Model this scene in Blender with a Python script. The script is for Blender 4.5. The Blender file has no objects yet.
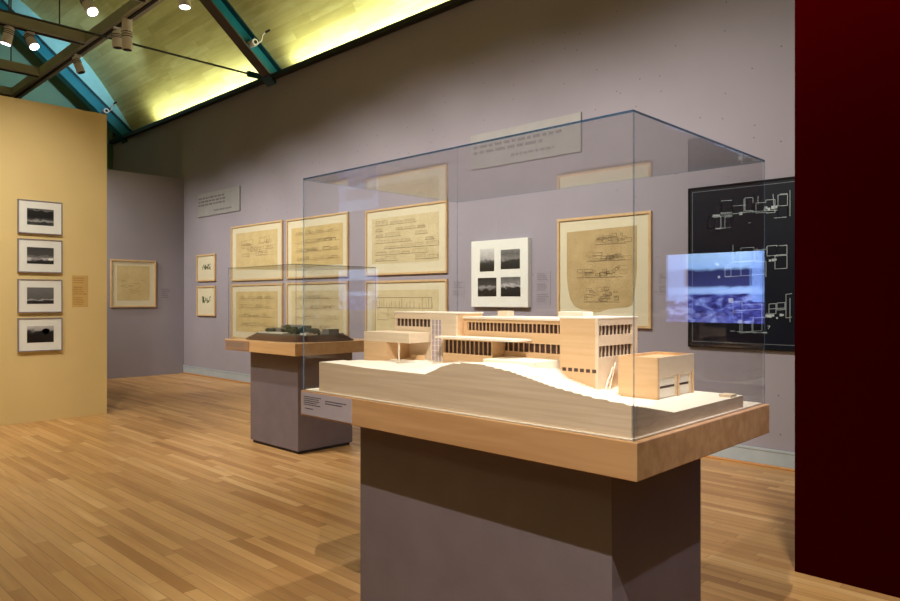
import bpy, bmesh, math, random
from mathutils import Vector, Matrix, noise as mnoise
C = bpy.context.scene.collection
PI = math.pi
F = 700.0; CX = 450.0; HY = 299.5; EYE = 1.45
FW = Vector((-.6946, .7194, 0)); RT = Vector((.7194, .6946, 0))
YW = 6.29       # long grey wall
XG = -13.37     # far grey partition
XY = -9.316     # yellow partition

# ---------- helpers -------------------------------------------------
def ray(px, py=HY):
    d = FW + RT * ((px - CX) / F); d.z = (HY - py) / F
    return d
def on_y(px, py, Y):
    d = ray(px, py); t = Y / d.y
    return d.x * t, EYE + d.z * t
def on_x(px, py, X):
    d = ray(px, py); t = X / d.x
    return d.y * t, EYE + d.z * t

def lin(c):
    return tuple(((v / 255) / 12.92 if v / 255 <= .04045 else ((v / 255 + .055) / 1.055) ** 2.4) for v in c) + (1,)

class MB:
    def __init__(s): s.v = []; s.f = []; s.uv = []; s.mi = []
    def face(s, pts, uv=None, mi=0):
        n = len(s.v); s.v += [Vector(p) for p in pts]; s.f.append(list(range(n, n + len(pts))))
        s.uv.append(uv or [(0, 0)] * len(pts)); s.mi.append(mi)
    def box(s, x0, x1, y0, y1, z0, z1, M=None, mi=0):
        x0, x1 = min(x0, x1), max(x0, x1); y0, y1 = min(y0, y1), max(y0, y1); z0, z1 = min(z0, z1), max(z0, z1)
        p = [Vector(q) for q in ((x0,y0,z0),(x1,y0,z0),(x1,y1,z0),(x0,y1,z0),(x0,y0,z1),(x1,y0,z1),(x1,y1,z1),(x0,y1,z1))]
        if M: p = [M @ q for q in p]
        n = len(s.v); s.v += p
        uvs = [(0,0),(1,0),(1,1),(0,1)]
        fs = [(0,3,2,1),(4,5,6,7),(0,1,5,4),(1,2,6,5),(2,3,7,6),(3,0,4,7)]
        if M and M.determinant() < 0: 
            fs = [tuple(reversed(f)) for f in fs]
        for f in fs:
            s.f.append([n + i for i in f]); s.uv.append(list(uvs)); s.mi.append(mi)
        return s
    def cyl(s, a, b, r0, r1=None, n=16, cap=True, mi=0):
        a = Vector(a); b = Vector(b); r1 = r0 if r1 is None else r1
        d = (b - a).normalized(); u = d.orthogonal().normalized(); w = d.cross(u)
        k = len(s.v)
        for (c, r) in ((a, r0), (b, r1)):
            for i in range(n):
                t = 2 * PI * i / n; s.v.append(c + u * math.cos(t) * r + w * math.sin(t) * r)
        for i in range(n):
            j = (i + 1) % n
            s.f.append([k + i, k + j, k + n + j, k + n + i]); s.uv.append([(0,0)] * 4); s.mi.append(mi)
        if cap:
            s.f.append([k + i for i in reversed(range(n))]); s.uv.append([(0,0)] * n); s.mi.append(mi)
            s.f.append([k + n + i for i in range(n)]); s.uv.append([(0,0)] * n); s.mi.append(mi)
        return s
    def tube(s, pts, r, n=8):
        for a, b in zip(pts[:-1], pts[1:]): s.cyl(a, b, r, n=n)
        return s

def build(name, mb, mat, parent=None, bev=0, smooth=False, origin=None):
    me = bpy.data.meshes.new(name)
    if parent is not None:
        off = Vector(parent['_o'])
    elif origin is not None: off = Vector(origin)
    else:
        xs = [v.x for v in mb.v]; ys = [v.y for v in mb.v]; zs = [v.z for v in mb.v]
        off = Vector(((min(xs)+max(xs))/2, (min(ys)+max(ys))/2, min(zs)))
    me.from_pydata([v - off for v in mb.v], [], mb.f)
    uvl = me.uv_layers.new(name='UVMap')
    i = 0
    for f in mb.uv:
        for c in f: uvl.data[i].uv = c; i += 1
    for m in (mat if isinstance(mat, (list, tuple)) else [mat]): me.materials.append(m)
    for p, mi in zip(me.polygons, mb.mi):
        p.material_index = mi
        p.use_smooth = smooth
    me.update()
    o = bpy.data.objects.new(name, me); C.objects.link(o)
    o['_o'] = tuple(off)
    if parent is not None: o.parent = parent
    else: o.location = off
    if bev:
        b = o.modifiers.new('bevel', 'BEVEL'); b.width = bev; b.segments = 2; b.limit_method = 'ANGLE'
    if smooth:
        e = o.modifiers.new('split', 'EDGE_SPLIT'); e.split_angle = math.radians(40)
    return o

def thing(name, label, cat, loc, group=None):
    o = bpy.data.objects.new(name, None); C.objects.link(o); o.location = loc
    o.empty_display_size = .1
    o['_o'] = tuple(loc); o['label'] = label; o['category'] = cat
    if group: o['group'] = group
    return o
def tag(o, label, cat, group=None):
    o['label'] = label; o['category'] = cat
    if group: o['group'] = group
    return o
def struct(name, mb, mat, bev=0, smooth=False):
    o = build(name, mb, mat, bev=bev, smooth=smooth); o['kind'] = 'structure'; return o

# ---------- materials -----------------------------------------------
def nt(name):
    m = bpy.data.materials.new(name); m.use_nodes = True
    t = m.node_tree; t.nodes.clear()
    out = t.nodes.new('ShaderNodeOutputMaterial')
    return m, t, out
def nd(t, kind, **kw):
    n = t.nodes.new(kind)
    for k, v in kw.items():
        if k.startswith('i_'):
            key = k[2:]; key = int(key) if key.isdigit() else key.replace('_', ' ')
            n.inputs[key].default_value = v
        else: setattr(n, k, v)
    return n
def ramp(t, stops, fac=None):
    r = t.nodes.new('ShaderNodeValToRGB')
    e = r.color_ramp.elements
    while len(e) > 1: e.remove(e[-1])
    e[0].position = stops[0][0]; e[0].color = stops[0][1]
    for p, c in stops[1:]:
        x = e.new(p); x.color = c
    if fac is not None: t.links.new(fac, r.inputs[0])
    return r
def coords(t, kind='Object', scale=(1,1,1), rot=(0,0,0)):
    tc = t.nodes.new('ShaderNodeTexCoord'); mp = t.nodes.new('ShaderNodeMapping')
    mp.inputs['Scale'].default_value = scale; mp.inputs['Rotation'].default_value = rot
    t.links.new(tc.outputs[kind], mp.inputs['Vector']); return mp.outputs[0]

def plain(name, rgb, rough=.6, metal=0, var=.06, scale=6, spec=.5, bump=0, bscale=200):
    m, t, out = nt(name)
    p = nd(t, 'ShaderNodeBsdfPrincipled', i_Roughness=rough, i_Metallic=metal)
    p.inputs['Specular IOR Level'].default_value = spec
    v = coords(t)
    n = nd(t, 'ShaderNodeTexNoise', i_Scale=scale, i_Detail=4.0); t.links.new(v, n.inputs['Vector'])
    c = lin(rgb)
    lo = tuple(x * (1 - var) for x in c[:3]) + (1,); hi = tuple(min(1, x * (1 + var)) for x in c[:3]) + (1,)
    r = ramp(t, [(.3, lo), (.7, hi)], n.outputs[0])
    t.links.new(r.outputs[0], p.inputs['Base Color'])
    if bump:
        n2 = nd(t, 'ShaderNodeTexNoise', i_Scale=bscale, i_Detail=3.0); t.links.new(v, n2.inputs['Vector'])
        b = nd(t, 'ShaderNodeBump', i_Strength=bump, i_Distance=.002)
        t.links.new(n2.outputs[0], b.inputs['Height']); t.links.new(b.outputs[0], p.inputs['Normal'])
    t.links.new(p.outputs[0], out.inputs[0])
    return m

def wood(name, a, b, scale=(2, 30, 30), rough=.45, contrast=(.3, .75), fine=True):
    m, t, out = nt(name)
    p = nd(t, 'ShaderNodeBsdfPrincipled', i_Roughness=rough)
    v = coords(t, scale=scale)
    n = nd(t, 'ShaderNodeTexNoise', i_Scale=1.0, i_Detail=6.0, i_Distortion=.6); t.links.new(v, n.inputs['Vector'])
    r = ramp(t, [(contrast[0], lin(a)), (contrast[1], lin(b))], n.outputs[0])
    t.links.new(r.outputs[0], p.inputs['Base Color'])
    t.links.new(p.outputs[0], out.inputs[0])
    return m

def planks(name, cols, width, length, uv=False, rough=.35, gap=(60, 35, 15), mortar=.01, grain=.5, coat=0):
    m, t, out = nt(name)
    p = nd(t, 'ShaderNodeBsdfPrincipled', i_Roughness=rough)
    p.inputs['Coat Weight'].default_value = coat
    p.inputs['Coat Roughness'].default_value = .25
    v = coords(t, 'UV' if uv else 'Object')
    # random row offset
    sep = nd(t, 'ShaderNodeSeparateXYZ'); t.links.new(v, sep.inputs[0])
    dv = nd(t, 'ShaderNodeMath', operation='DIVIDE'); dv.inputs[1].default_value = width; t.links.new(sep.outputs[1], dv.inputs[0])
    fl = nd(t, 'ShaderNodeMath', operation='FLOOR'); t.links.new(dv.outputs[0], fl.inputs[0])
    wn = nd(t, 'ShaderNodeTexWhiteNoise', noise_dimensions='1D'); t.links.new(fl.outputs[0], wn.inputs['W'])
    ml = nd(t, 'ShaderNodeMath', operation='MULTIPLY'); ml.inputs[1].default_value = length; t.links.new(wn.outputs[0], ml.inputs[0])
    ad = nd(t, 'ShaderNodeMath', operation='ADD'); t.links.new(sep.outputs[0], ad.inputs[0]); t.links.new(ml.outputs[0], ad.inputs[1])
    dx = nd(t, 'ShaderNodeMath', operation='DIVIDE'); dx.inputs[1].default_value = length; t.links.new(ad.outputs[0], dx.inputs[0])
    fx = nd(t, 'ShaderNodeMath', operation='FLOOR'); t.links.new(dx.outputs[0], fx.inputs[0])
    cb = nd(t, 'ShaderNodeCombineXYZ'); t.links.new(fx.outputs[0], cb.inputs[0]); t.links.new(fl.outputs[0], cb.inputs[1])
    w2 = nd(t, 'ShaderNodeTexWhiteNoise', noise_dimensions='2D'); t.links.new(cb.outputs[0], w2.inputs['Vector'])
    # grain
    mp = nd(t, 'ShaderNodeMapping'); mp.inputs['Scale'].default_value = (1.5 , 3.5 / width * .4, 1); t.links.new(v, mp.inputs[0])
    ad3 = nd(t, 'ShaderNodeVectorMath', operation='ADD'); t.links.new(mp.outputs[0], ad3.inputs[0])
    sc3 = nd(t, 'ShaderNodeVectorMath', operation='SCALE'); sc3.inputs['Scale'].default_value = 9; t.links.new(w2.outputs['Color'], sc3.inputs[0]); t.links.new(sc3.outputs[0], ad3.inputs[1])
    gn = nd(t, 'ShaderNodeTexNoise', i_Scale=1.0, i_Detail=5.0); t.links.new(ad3.outputs[0], gn.inputs['Vector'])
    mx = nd(t, 'ShaderNodeMath', operation='MULTIPLY_ADD'); t.links.new(gn.outputs[0], mx.inputs[0]); mx.inputs[1].default_value = grain
    t.links.new(w2.outputs['Value'], mx.inputs[2])
    sb = nd(t, 'ShaderNodeMath', operation='SUBTRACT'); t.links.new(mx.outputs[0], sb.inputs[0]); sb.inputs[1].default_value = grain * .5
    r = ramp(t, [(i / (len(cols) - 1), lin(c)) for i, c in enumerate(cols)], sb.outputs[0])
    # gaps
    fr = nd(t, 'ShaderNodeMath', operation='FRACT'); t.links.new(dv.outputs[0], fr.inputs[0])
    lt = nd(t, 'ShaderNodeMath', operation='LESS_THAN'); t.links.new(fr.outputs[0], lt.inputs[0]); lt.inputs[1].default_value = mortar / width * .2
    fr2 = nd(t, 'ShaderNodeMath', operation='FRACT'); t.links.new(dx.outputs[0], fr2.inputs[0])
    lt2 = nd(t, 'ShaderNodeMath', operation='LESS_THAN'); t.links.new(fr2.outputs[0], lt2.inputs[0]); lt2.inputs[1].default_value = mortar / length * .2
    mxg = nd(t, 'ShaderNodeMath', operation='MAXIMUM'); t.links.new(lt.outputs[0], mxg.inputs[0]); t.links.new(lt2.outputs[0], mxg.inputs[1])
    mc = nd(t, 'ShaderNodeMix', data_type='RGBA'); t.links.new(mxg.outputs[0], mc.inputs[0]); t.links.new(r.outputs[0], mc.inputs[6]); mc.inputs[7].default_value = lin(gap)
    t.links.new(mc.outputs[2], p.inputs['Base Color'])
    t.links.new(p.outputs[0], out.inputs[0])
    return m

def glass(name, tint=(.975, .98, .985)):
    m, t, out = nt(name)
    g = nd(t, 'ShaderNodeNewGeometry')
    dt = nd(t, 'ShaderNodeVectorMath', operation='DOT_PRODUCT'); t.links.new(g.outputs['Normal'], dt.inputs[0]); t.links.new(g.outputs['Incoming'], dt.inputs[1])
    ab = nd(t, 'ShaderNodeMath', operation='ABSOLUTE'); t.links.new(dt.outputs['Value'], ab.inputs[0])
    om = nd(t, 'ShaderNodeMath', operation='SUBTRACT'); om.inputs[0].default_value = 1; t.links.new(ab.outputs[0], om.inputs[1])
    pw = nd(t, 'ShaderNodeMath', operation='POWER'); pw.inputs[1].default_value = 5; t.links.new(om.outputs[0], pw.inputs[0])
    ma = nd(t, 'ShaderNodeMath', operation='MULTIPLY_ADD'); ma.inputs[1].default_value = .96; ma.inputs[2].default_value = .035; t.links.new(pw.outputs[0], ma.inputs[0])
    tr = nd(t, 'ShaderNodeBsdfTransparent'); tr.inputs[0].default_value = tint + (1,)
    gl = nd(t, 'ShaderNodeBsdfGlossy', i_Roughness=0.0)
    mx = nd(t, 'ShaderNodeMixShader'); t.links.new(ma.outputs[0], mx.inputs[0]); t.links.new(tr.outputs[0], mx.inputs[1]); t.links.new(gl.outputs[0], mx.inputs[2])
    t.links.new(mx.outputs[0], out.inputs[0])
    return m
def edge_mat(name, rgb, alpha):
    m, t, out = nt(name)
    p = nd(t, 'ShaderNodeBsdfPrincipled', i_Roughness=.2); p.inputs['Base Color'].default_value = lin(rgb)
    tr = nd(t, 'ShaderNodeBsdfTransparent'); tr.inputs[0].default_value = (.75, .88, .95, 1)
    mx = nd(t, 'ShaderNodeMixShader'); mx.inputs[0].default_value = alpha
    t.links.new(tr.outputs[0], mx.inputs[1]); t.links.new(p.outputs[0], mx.inputs[2]); t.links.new(mx.outputs[0], out.inputs[0])
    return m
def emit(name, rgb, s):
    m, t, out = nt(name); e = nd(t, 'ShaderNodeEmission', i_Strength=s); e.inputs[0].default_value = lin(rgb)
    t.links.new(e.outputs[0], out.inputs[0]); return m

def paper(name, a, b, shape=None, bg=(226, 222, 200)):
    """drawing sheet with mottling and faint pencil haze; shape='blob' gives a torn rounded lower outline"""
    m, t, out = nt(name)
    p = nd(t, 'ShaderNodeBsdfPrincipled', i_Roughness=.7)
    v = coords(t, 'Object')
    n = nd(t, 'ShaderNodeTexNoise', i_Scale=5.0, i_Detail=5.0); t.links.new(v, n.inputs['Vector'])
    r = ramp(t, [(.3, lin(a)), (.7, lin(b))], n.outputs[0])
    # faint pencil strokes
    v2 = coords(t, 'Object', scale=(60, 60, 70))
    n2 = nd(t, 'ShaderNodeTexNoise', i_Scale=1.0, i_Detail=6.0); t.links.new(v2, n2.inputs['Vector'])
    r2 = ramp(t, [(.50, (1, 1, 1, 1)), (.64, (.80, .77, .72, 1))], n2.outputs[0])
    mm = nd(t, 'ShaderNodeMix', data_type='RGBA', blend_type='MULTIPLY'); mm.inputs[0].default_value = .8
    t.links.new(r.outputs[0], mm.inputs[6]); t.links.new(r2.outputs[0], mm.inputs[7])
    t.links.new(mm.outputs[2], p.inputs['Base Color']); t.links.new(p.outputs[0], out.inputs[0])
    return m

def photo_mat(name, stops, nscale=(3, 4, 1), amt=.5, seed=0):
    """black and white print: tone follows the height in the picture, broken up by noise"""
    m, t, out = nt(name)
    p = nd(t, 'ShaderNodeBsdfPrincipled', i_Roughness=.4)
    tc = nd(t, 'ShaderNodeTexCoord'); sp = nd(t, 'ShaderNodeSeparateXYZ'); t.links.new(tc.outputs['UV'], sp.inputs[0])
    mp = nd(t, 'ShaderNodeMapping'); mp.inputs['Scale'].default_value = nscale; mp.inputs['Location'].default_value = (seed * 3.7, seed * 1.3, 0)
    t.links.new(tc.outputs['UV'], mp.inputs[0])
    n = nd(t, 'ShaderNodeTexNoise', i_Scale=1.5, i_Detail=6.0); t.links.new(mp.outputs[0], n.inputs['Vector'])
    ma = nd(t, 'ShaderNodeMath', operation='MULTIPLY_ADD'); ma.inputs[1].default_value = amt; t.links.new(n.outputs[0], ma.inputs[0]); t.links.new(sp.outputs[1], ma.inputs[2])
    sb = nd(t, 'ShaderNodeMath', operation='SUBTRACT'); sb.inputs[1].default_value = amt / 2; t.links.new(ma.outputs[0], sb.inputs[0])
    r = ramp(t, [(a, (lin((g, g, g)))) for a, g in stops], sb.outputs[0])
    t.links.new(r.outputs[0], p.inputs['Base Color']); t.links.new(p.outputs[0], out.inputs[0])
    return m

# grey wall with pinholes / filled nail marks
def wall_mat(name, rgb, speck=True):
    m, t, out = nt(name)
    p = nd(t, 'ShaderNodeBsdfPrincipled', i_Roughness=.85); p.inputs['Specular IOR Level'].default_value = .25
    v = coords(t)
    n = nd(t, 'ShaderNodeTexNoise', i_Scale=1.3, i_Detail=5.0); t.links.new(v, n.inputs['Vector'])
    c = lin(rgb)
    r = ramp(t, [(.3, tuple(x * .96 for x in c[:3]) + (1,)), (.7, tuple(x * 1.03 for x in c[:3]) + (1,))], n.outputs[0])
    col = r.outputs[0]
    if speck:
        vo = nd(t, 'ShaderNodeTexVoronoi', i_Scale=4.5, voronoi_dimensions='2D'); t.links.new(coords(t, 'Object', rot=(PI / 2, 0, 0)), vo.inputs['Vector'])
        lt = nd(t, 'ShaderNodeMath', operation='LESS_THAN'); lt.inputs[1].default_value = .032; t.links.new(vo.outputs['Distance'], lt.inputs[0])
        wn = nd(t, 'ShaderNodeSeparateColor'); t.links.new(vo.outputs['Color'], wn.inputs[0])
        gt = nd(t, 'ShaderNodeMath', operation='GREATER_THAN'); gt.inputs[1].default_value = .6; t.links.new(wn.outputs[0], gt.inputs[0])
        mu = nd(t, 'ShaderNodeMath', operation='MULTIPLY'); t.links.new(lt.outputs[0], mu.inputs[0]); t.links.new(gt.outputs[0], mu.inputs[1])
        mu2 = nd(t, 'ShaderNodeMath', operation='MULTIPLY'); mu2.inputs[1].default_value = .55; t.links.new(mu.outputs[0], mu2.inputs[0])
        mc = nd(t, 'ShaderNodeMix', data_type='RGBA'); t.links.new(mu2.outputs[0], mc.inputs[0]); t.links.new(col, mc.inputs[6]); mc.inputs[7].default_value = lin((60, 48, 40))
        col = mc.outputs[2]
    t.links.new(col, p.inputs['Base Color']); t.links.new(p.outputs[0], out.inputs[0])
    return m

M_wall = wall_mat('grey_violet_wall_paint', (152, 147, 158))
M_part = wall_mat('grey_violet_partition_paint', (148, 143, 153), False)
M_yel = wall_mat('yellow_partition_paint', (220, 196, 138), False)
M_red = wall_mat('deep_red_paint', (42, 0, 1), False)
M_red.node_tree.nodes['Principled BSDF'].inputs['Specular IOR Level'].default_value = .0
M_gable = wall_mat('green_grey_gable_paint', (118, 150, 130), False)
M_room = wall_mat('back_room_paint', (120, 115, 112), False)
M_base = plain('pale_blue_grey_trim', (165, 176, 184), .4)
M_qr = wood('orange_quarter_round', (172, 120, 70), (196, 146, 92))
M_black = plain('black_trim', (22, 24, 24), .5)
M_floor = planks('oak_strip_floor', [(168, 122, 72), (194, 150, 96), (206, 162, 106), (182, 136, 82), (216, 176, 122)], .075, 1.15, rough=.42, gap=(120, 80, 44), mortar=.012, coat=.15)
M_ceil = planks('pine_ceiling_boards', [(180, 168, 108), (194, 184, 122), (204, 196, 136), (186, 174, 112), (212, 206, 150)], .14, 1.5, uv=True, rough=.55, gap=(150, 134, 80), mortar=.008, grain=.8)
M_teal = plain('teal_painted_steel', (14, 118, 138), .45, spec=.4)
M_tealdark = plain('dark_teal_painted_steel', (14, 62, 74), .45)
M_trunk_shade = plain('trunk_brown_and_steel_shade', (84, 70, 60), .5)  # brown puts shade into the rafter underside; also colours the model trunks
M_lblue = plain('light_blue_infill_panel', (140, 196, 206), .7)
M_grid = plain('taupe_painted_steel_tube', (152, 156, 138), .55)
M_dark = plain('dark_groove', (30, 24, 20), .7)
M_can = plain('pale_grey_lamp_housing', (222, 214, 216), .4)
M_lens = emit('lit_lamp_lens', (255, 250, 255), 8)
M_lens_off = plain('unlit_lamp_lens', (40, 36, 36), .2)
M_rod = plain('dark_steel_rod', (60, 62, 52), .4, metal=.5)
M_ped = plain('violet_grey_pedestal_paint', (112, 101, 109), .7, bump=.3)
M_board = wood('cherry_board', (178, 134, 92), (204, 162, 118), (1.6, 26, 22), .4)
M_board2 = wood('maple_board', (196, 154, 106), (212, 172, 124), (1.6, 26, 22), .4)
M_model = wood('basswood_model', (222, 200, 172), (234, 214, 188), (3, 50, 60), .65)
M_modelr = wood('pale_basswood_roof', (240, 230, 212), (246, 238, 224), (3, 50, 50), .65)
M_terr = wood('layered_basswood_terrain', (216, 190, 162), (236, 214, 188), (2.5, 12, 90), .65)
M_modelb = wood('amber_basswood', (214, 176, 132), (226, 190, 148), (3, 50, 60), .6)
M_win = plain('shaded_model_opening', (70, 46, 40), .4)  # dark brown stands in for shade inside the model's openings
M_winblue = plain('violet_model_window', (182, 166, 172), .7)
M_glass = glass('clear_acrylic')
M_edge = edge_mat('blue_acrylic_edge', (28, 66, 100), .85)
M_edgev = edge_mat('pale_blue_acrylic_edge', (104, 140, 165), .5)
M_edge2 = edge_mat('clear_acrylic_edge', (120, 130, 135), .12)  # same acrylic as the blue edges, fainter to imitate light at the rear
M_frame = wood('maple_picture_frame', (196, 164, 120), (208, 178, 134), (20, 20, 20), .45)
M_mat = plain('cream_mat_board', (208, 201, 174), .8, var=.02)
M_white = plain('white_mat_board', (226, 228, 222), .8, var=.02)
M_silver = plain('brushed_grey_metal_frame', (150, 142, 148), .35, metal=.3)
M_blk = plain('black_panel', (5, 11, 28), .5, var=.2, spec=.2)
M_blkframe = plain('black_frame', (9, 10, 14), .6, spec=.15)
M_line_w = plain('white_print_line', (176, 190, 196), .6)
M_line_g = plain('grey_panel_line', (96, 104, 112), .6)
M_pencil = plain('brown_pencil_line', (150, 128, 92), .8)
M_pencild = plain('dark_pencil_line', (112, 94, 70), .8)
M_text = plain('grey_printed_text', (112, 108, 112), .8)
M_textk = plain('dark_printed_text', (60, 56, 66), .8)
M_sign = plain('translucent_grey_text_panel', (152, 151, 152), .5)
M_label = plain('violet_grey_label_card', (146, 141, 152), .8)
M_labelw = plain('pale_label_card', (172, 162, 174), .7)
M_tan = plain('tan_text_card', (204, 168, 100), .8)
M_shoe = plain('black_plinth_foot', (40, 32, 30), .7)

# ---------- room shell ------------------------------------------------
struct('floor', MB().box(-20, 6, -6, YW, -.1, 0), M_floor)
ZT = 5.09
struct('wall_right', MB().box(-20, 6, YW, YW + .25, 0, ZT), M_wall)
struct('wall_outer', MB().box(-20, 6, 6.8, 7, 0, 5.4), M_room)
struct('wall_back', MB().box(-20, 6, -6.3, -6, 0, 8.9), M_room)
struct('wall_front', MB().box(6, 6.3, -6, YW, 0, 10.5), M_room)
struct('wall_left', MB().box(-20.3, -20, -6, YW, 0, 10.5), M_gable)
# far gable seen over the partitions
struct('wall_gable', MB().box(-17.2, -17.0, -6, YW, 3.9, 10.5), M_gable)
# partitions
struct('wall_far', MB().box(XG - .2, XG, .5, YW, 0, 3.83), M_part)
struct('wall_yellow', MB().box(XY - .25, XY, -5.5, 3.371, 0, 3.80), M_yel)
RX0 = -1.270; RY = 3.962
SX0, SX1, SZ0, SZ1 = -.585, -.025, 1.318, 1.716
r = MB().box(RX0, 4.5, RY, RY + .5, 0, 3.83)
struct('wall_red', r, M_red)
# baseboard
bb = MB().box(XG, 6, YW - .016, YW, 0, .135).box(XG, 6, YW - .022, YW, .135, .156)
struct('baseboard_right', bb, M_base, bev=.003)
struct('trim_1', MB().box(XG, 6, YW - .04, YW - .016, 0, .022), M_qr, bev=.006)
# wall-top ledge (black)
struct('trim_2', MB().box(-18, 6, YW - .09, YW + .02, ZT - .02, ZT + .05), M_black)

# vault ------------------------------------------------------------
# arc through measured points
P = [(6.72, 4.85), (5.786, 6.2), (5.13, 6.906), (4.48, 7.35), (4.135, 7.58), (3.0, 8.2), (2.0, 8.6), (1.0, 8.85), (0, 8.95)]
def catmull(P, n=5):
    out = []
    for i in range(len(P) - 1):
        p0 = P[max(i-1, 0)]; p1 = P[i]; p2 = P[i+1]; p3 = P[min(i+2, len(P)-1)]
        for k in range(n):
            t = k / n
            out.append(tuple(.5 * ((2*b) + (-a + c) * t + (2*a - 5*b + 4*c - d) * t*t + (-a + 3*b - 3*c + d) * t**3) for a, b, c, d in zip(p0, p1, p2, p3)))
    out.append(P[-1]); return out
arc = catmull(P)
arc = arc + [(-y, z) for y, z in reversed(arc[:-1])]
v = MB(); s = 0
for (y0, z0), (y1, z1) in zip(arc[:-1], arc[1:]):
    L = math.hypot(y1 - y0, z1 - z0)
    v.face([(-20, y0, z0), (6, y0, z0), (6, y1, z1), (-20, y1, z1)], [(0, s), (26, s), (26, s + L), (0, s + L)])
    n_ = Vector((0, -(z1 - z0), (y1 - y0))).normalized() * -.12
    a0 = Vector((0, y0, z0)) + n_ * -1 ; 
    s += L
co = struct('ceiling', v, M_ceil)
sm = co.modifiers.new('solid', 'SOLIDIFY'); sm.thickness = .1; sm.offset = -1
def arc_z(y):
    for (y0, z0), (y1, z1) in zip(arc[:-1], arc[1:]):
        if y1 <= y <= y0: return z0 + (z1 - z0) * (y - y0) / (y1 - y0)
    return 5.1

# rafters: straight steel beams under the vault -------------------------
def rafter(X, y0, z0, y1, z1, label, underside, infill=False):
    t = thing('roof_rafter', label, 'beam', (X, y0, z0), 'teal steel rafters under the vaulted ceiling')
    A = Vector((X, y0, z0)); B = Vector((X, y1, z1)); d = (B - A); Ln = d.length; d.normalize()
    u = Vector((1, 0, 0)); w = d.cross(u) * -1
    if w.z < 0: w = -w
    M = Matrix(((u.x, d.x, w.x, A.x), (u.y, d.y, w.y, A.y), (u.z, d.z, w.z, A.z), (0, 0, 0, 1)))
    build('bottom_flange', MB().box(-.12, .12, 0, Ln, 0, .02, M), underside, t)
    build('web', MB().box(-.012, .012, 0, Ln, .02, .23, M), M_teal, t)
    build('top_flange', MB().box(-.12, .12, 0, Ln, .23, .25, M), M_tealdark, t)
    build('foot_plate', MB().box(-.13, .13, .55, .75, -.03, 0, M), M_tealdark, t)
    if infill:
        q = MB(); ys = [y0 + (y1 - y0) * k / 24 for k in range(25)]
        for a, b in zip(ys[:-1], ys[1:]):
            za = z0 + (z1 - z0) * (a - y0) / (y1 - y0); zb = z0 + (z1 - z0) * (b - y0) / (y1 - y0)
            za += .3; zb += .3
            ta = max(za + .01, arc_z(a) + .04); tb = max(zb + .01, arc_z(b) + .04)
            x0, x1 = X - .03, X + .05
            P8 = [(x0,a,za),(x0,b,zb),(x0,b,tb),(x0,a,ta),(x1,a,za),(x1,b,zb),(x1,b,tb),(x1,a,ta)]
            for f in ((0,1,2,3),(4,7,6,5)): q.face([P8[i] for i in f])
        build('infill_panel', q, M_lblue, t)
    return t
def zb(y): return 4.85 + (6.5 - y) * .86
rafter(-10.17, 6.75, zb(6.75), 2.9, zb(2.9), 'teal steel rafter with brown-shaded underside between the two lit ceiling bays', M_trunk_shade)
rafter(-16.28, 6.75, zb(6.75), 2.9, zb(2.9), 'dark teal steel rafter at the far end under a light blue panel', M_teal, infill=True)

# tie rod and grid --------------------------------------------------
XR, ZR = on_y(257, 76, 6.2)
t = thing('tie_rod', 'thin dark steel tie rod running from the foot of the teal rafter', 'rod', (XR, 6.2, ZR))
build('rod', MB().cyl((XR, 6.15, ZR), (XR, -2, ZR), .016), M_rod, t, smooth=True)
build('clevis', MB().box(XR - .03, XR + .03, 6.02, 6.3, ZR - .045, ZR + .045), M_tealdark, t, bev=.01)

KG = 1.246
ZG = EYE + 3.05 * KG
GB = 3.04 * KG
g = MB().box(-16.1, -6.4, GB - .09, GB + .09, ZG, ZG + .14).box(-16.1, -6.4, GB + .09, GB + .12, ZG + .02, ZG + .06)
tb = thing('lighting_beam', 'long taupe steel lighting beam crossing above the yellow partition', 'beam', (-9.2, GB, ZG))
build('tube', g, M_grid, tb, bev=.006)
build('track', MB().box(-16.1, -6.4, GB - .02, GB + .02, ZG - .018, ZG), M_dark, tb)
xs = [(-7.2, 'taupe cross beam nearest the camera meeting the long lighting beam by the tall twin spotlight'),
      (-8.95, 'taupe cross beam passing behind the dark rod and carrying two lit spotlights'),
      (-10.7, 'short taupe cross beam below and left of the two lit spotlights'),
      (-12.03, 'taupe cross beam just clearing the top of the yellow partition')]
for x, lb in xs:
    x *= KG
    tt = thing('lighting_cross_beam', lb, 'beam', (x, GB, ZG), 'cross beams of the lighting grid')
    build('tube', MB().box(x - .09, x + .09, -1.5, GB - .09, ZG, ZG + .14), M_grid, tt, bev=.006)
    build('track', MB().box(x - .02, x + .02, -1.5, GB - .08, ZG - .016, ZG), M_dark, tt)
for px, yy, lb in ((59.5, GB, 'thin hanger rod rising through the light blue panel from the lighting beam'), (9, 2.3, 'thin hanger rod at the left edge of the picture'),
               (11, 1.9, 'thin hanger rod between the two lower cross beams at the left')):
    X0 = on_y(px, 200, yy)[0]
    if px == 9: X0 = -8.95 * KG; yy = on_x(px, 100, X0)[0]
    if px == 11: X0 = -10.7 * KG; yy = on_x(px, 100, X0)[0]
    if px > 50: X0 = -8.95 * KG; yy = on_x(px, 100, X0)[0]
    tag(build('hanger_rod', MB().cyl((X0, yy, ZG + .1), (X0, yy, min(8.8, arc_z(yy))), .010, n=8), M_rod, smooth=True), lb, 'rod', 'hanger rods of the lighting grid')

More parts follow.
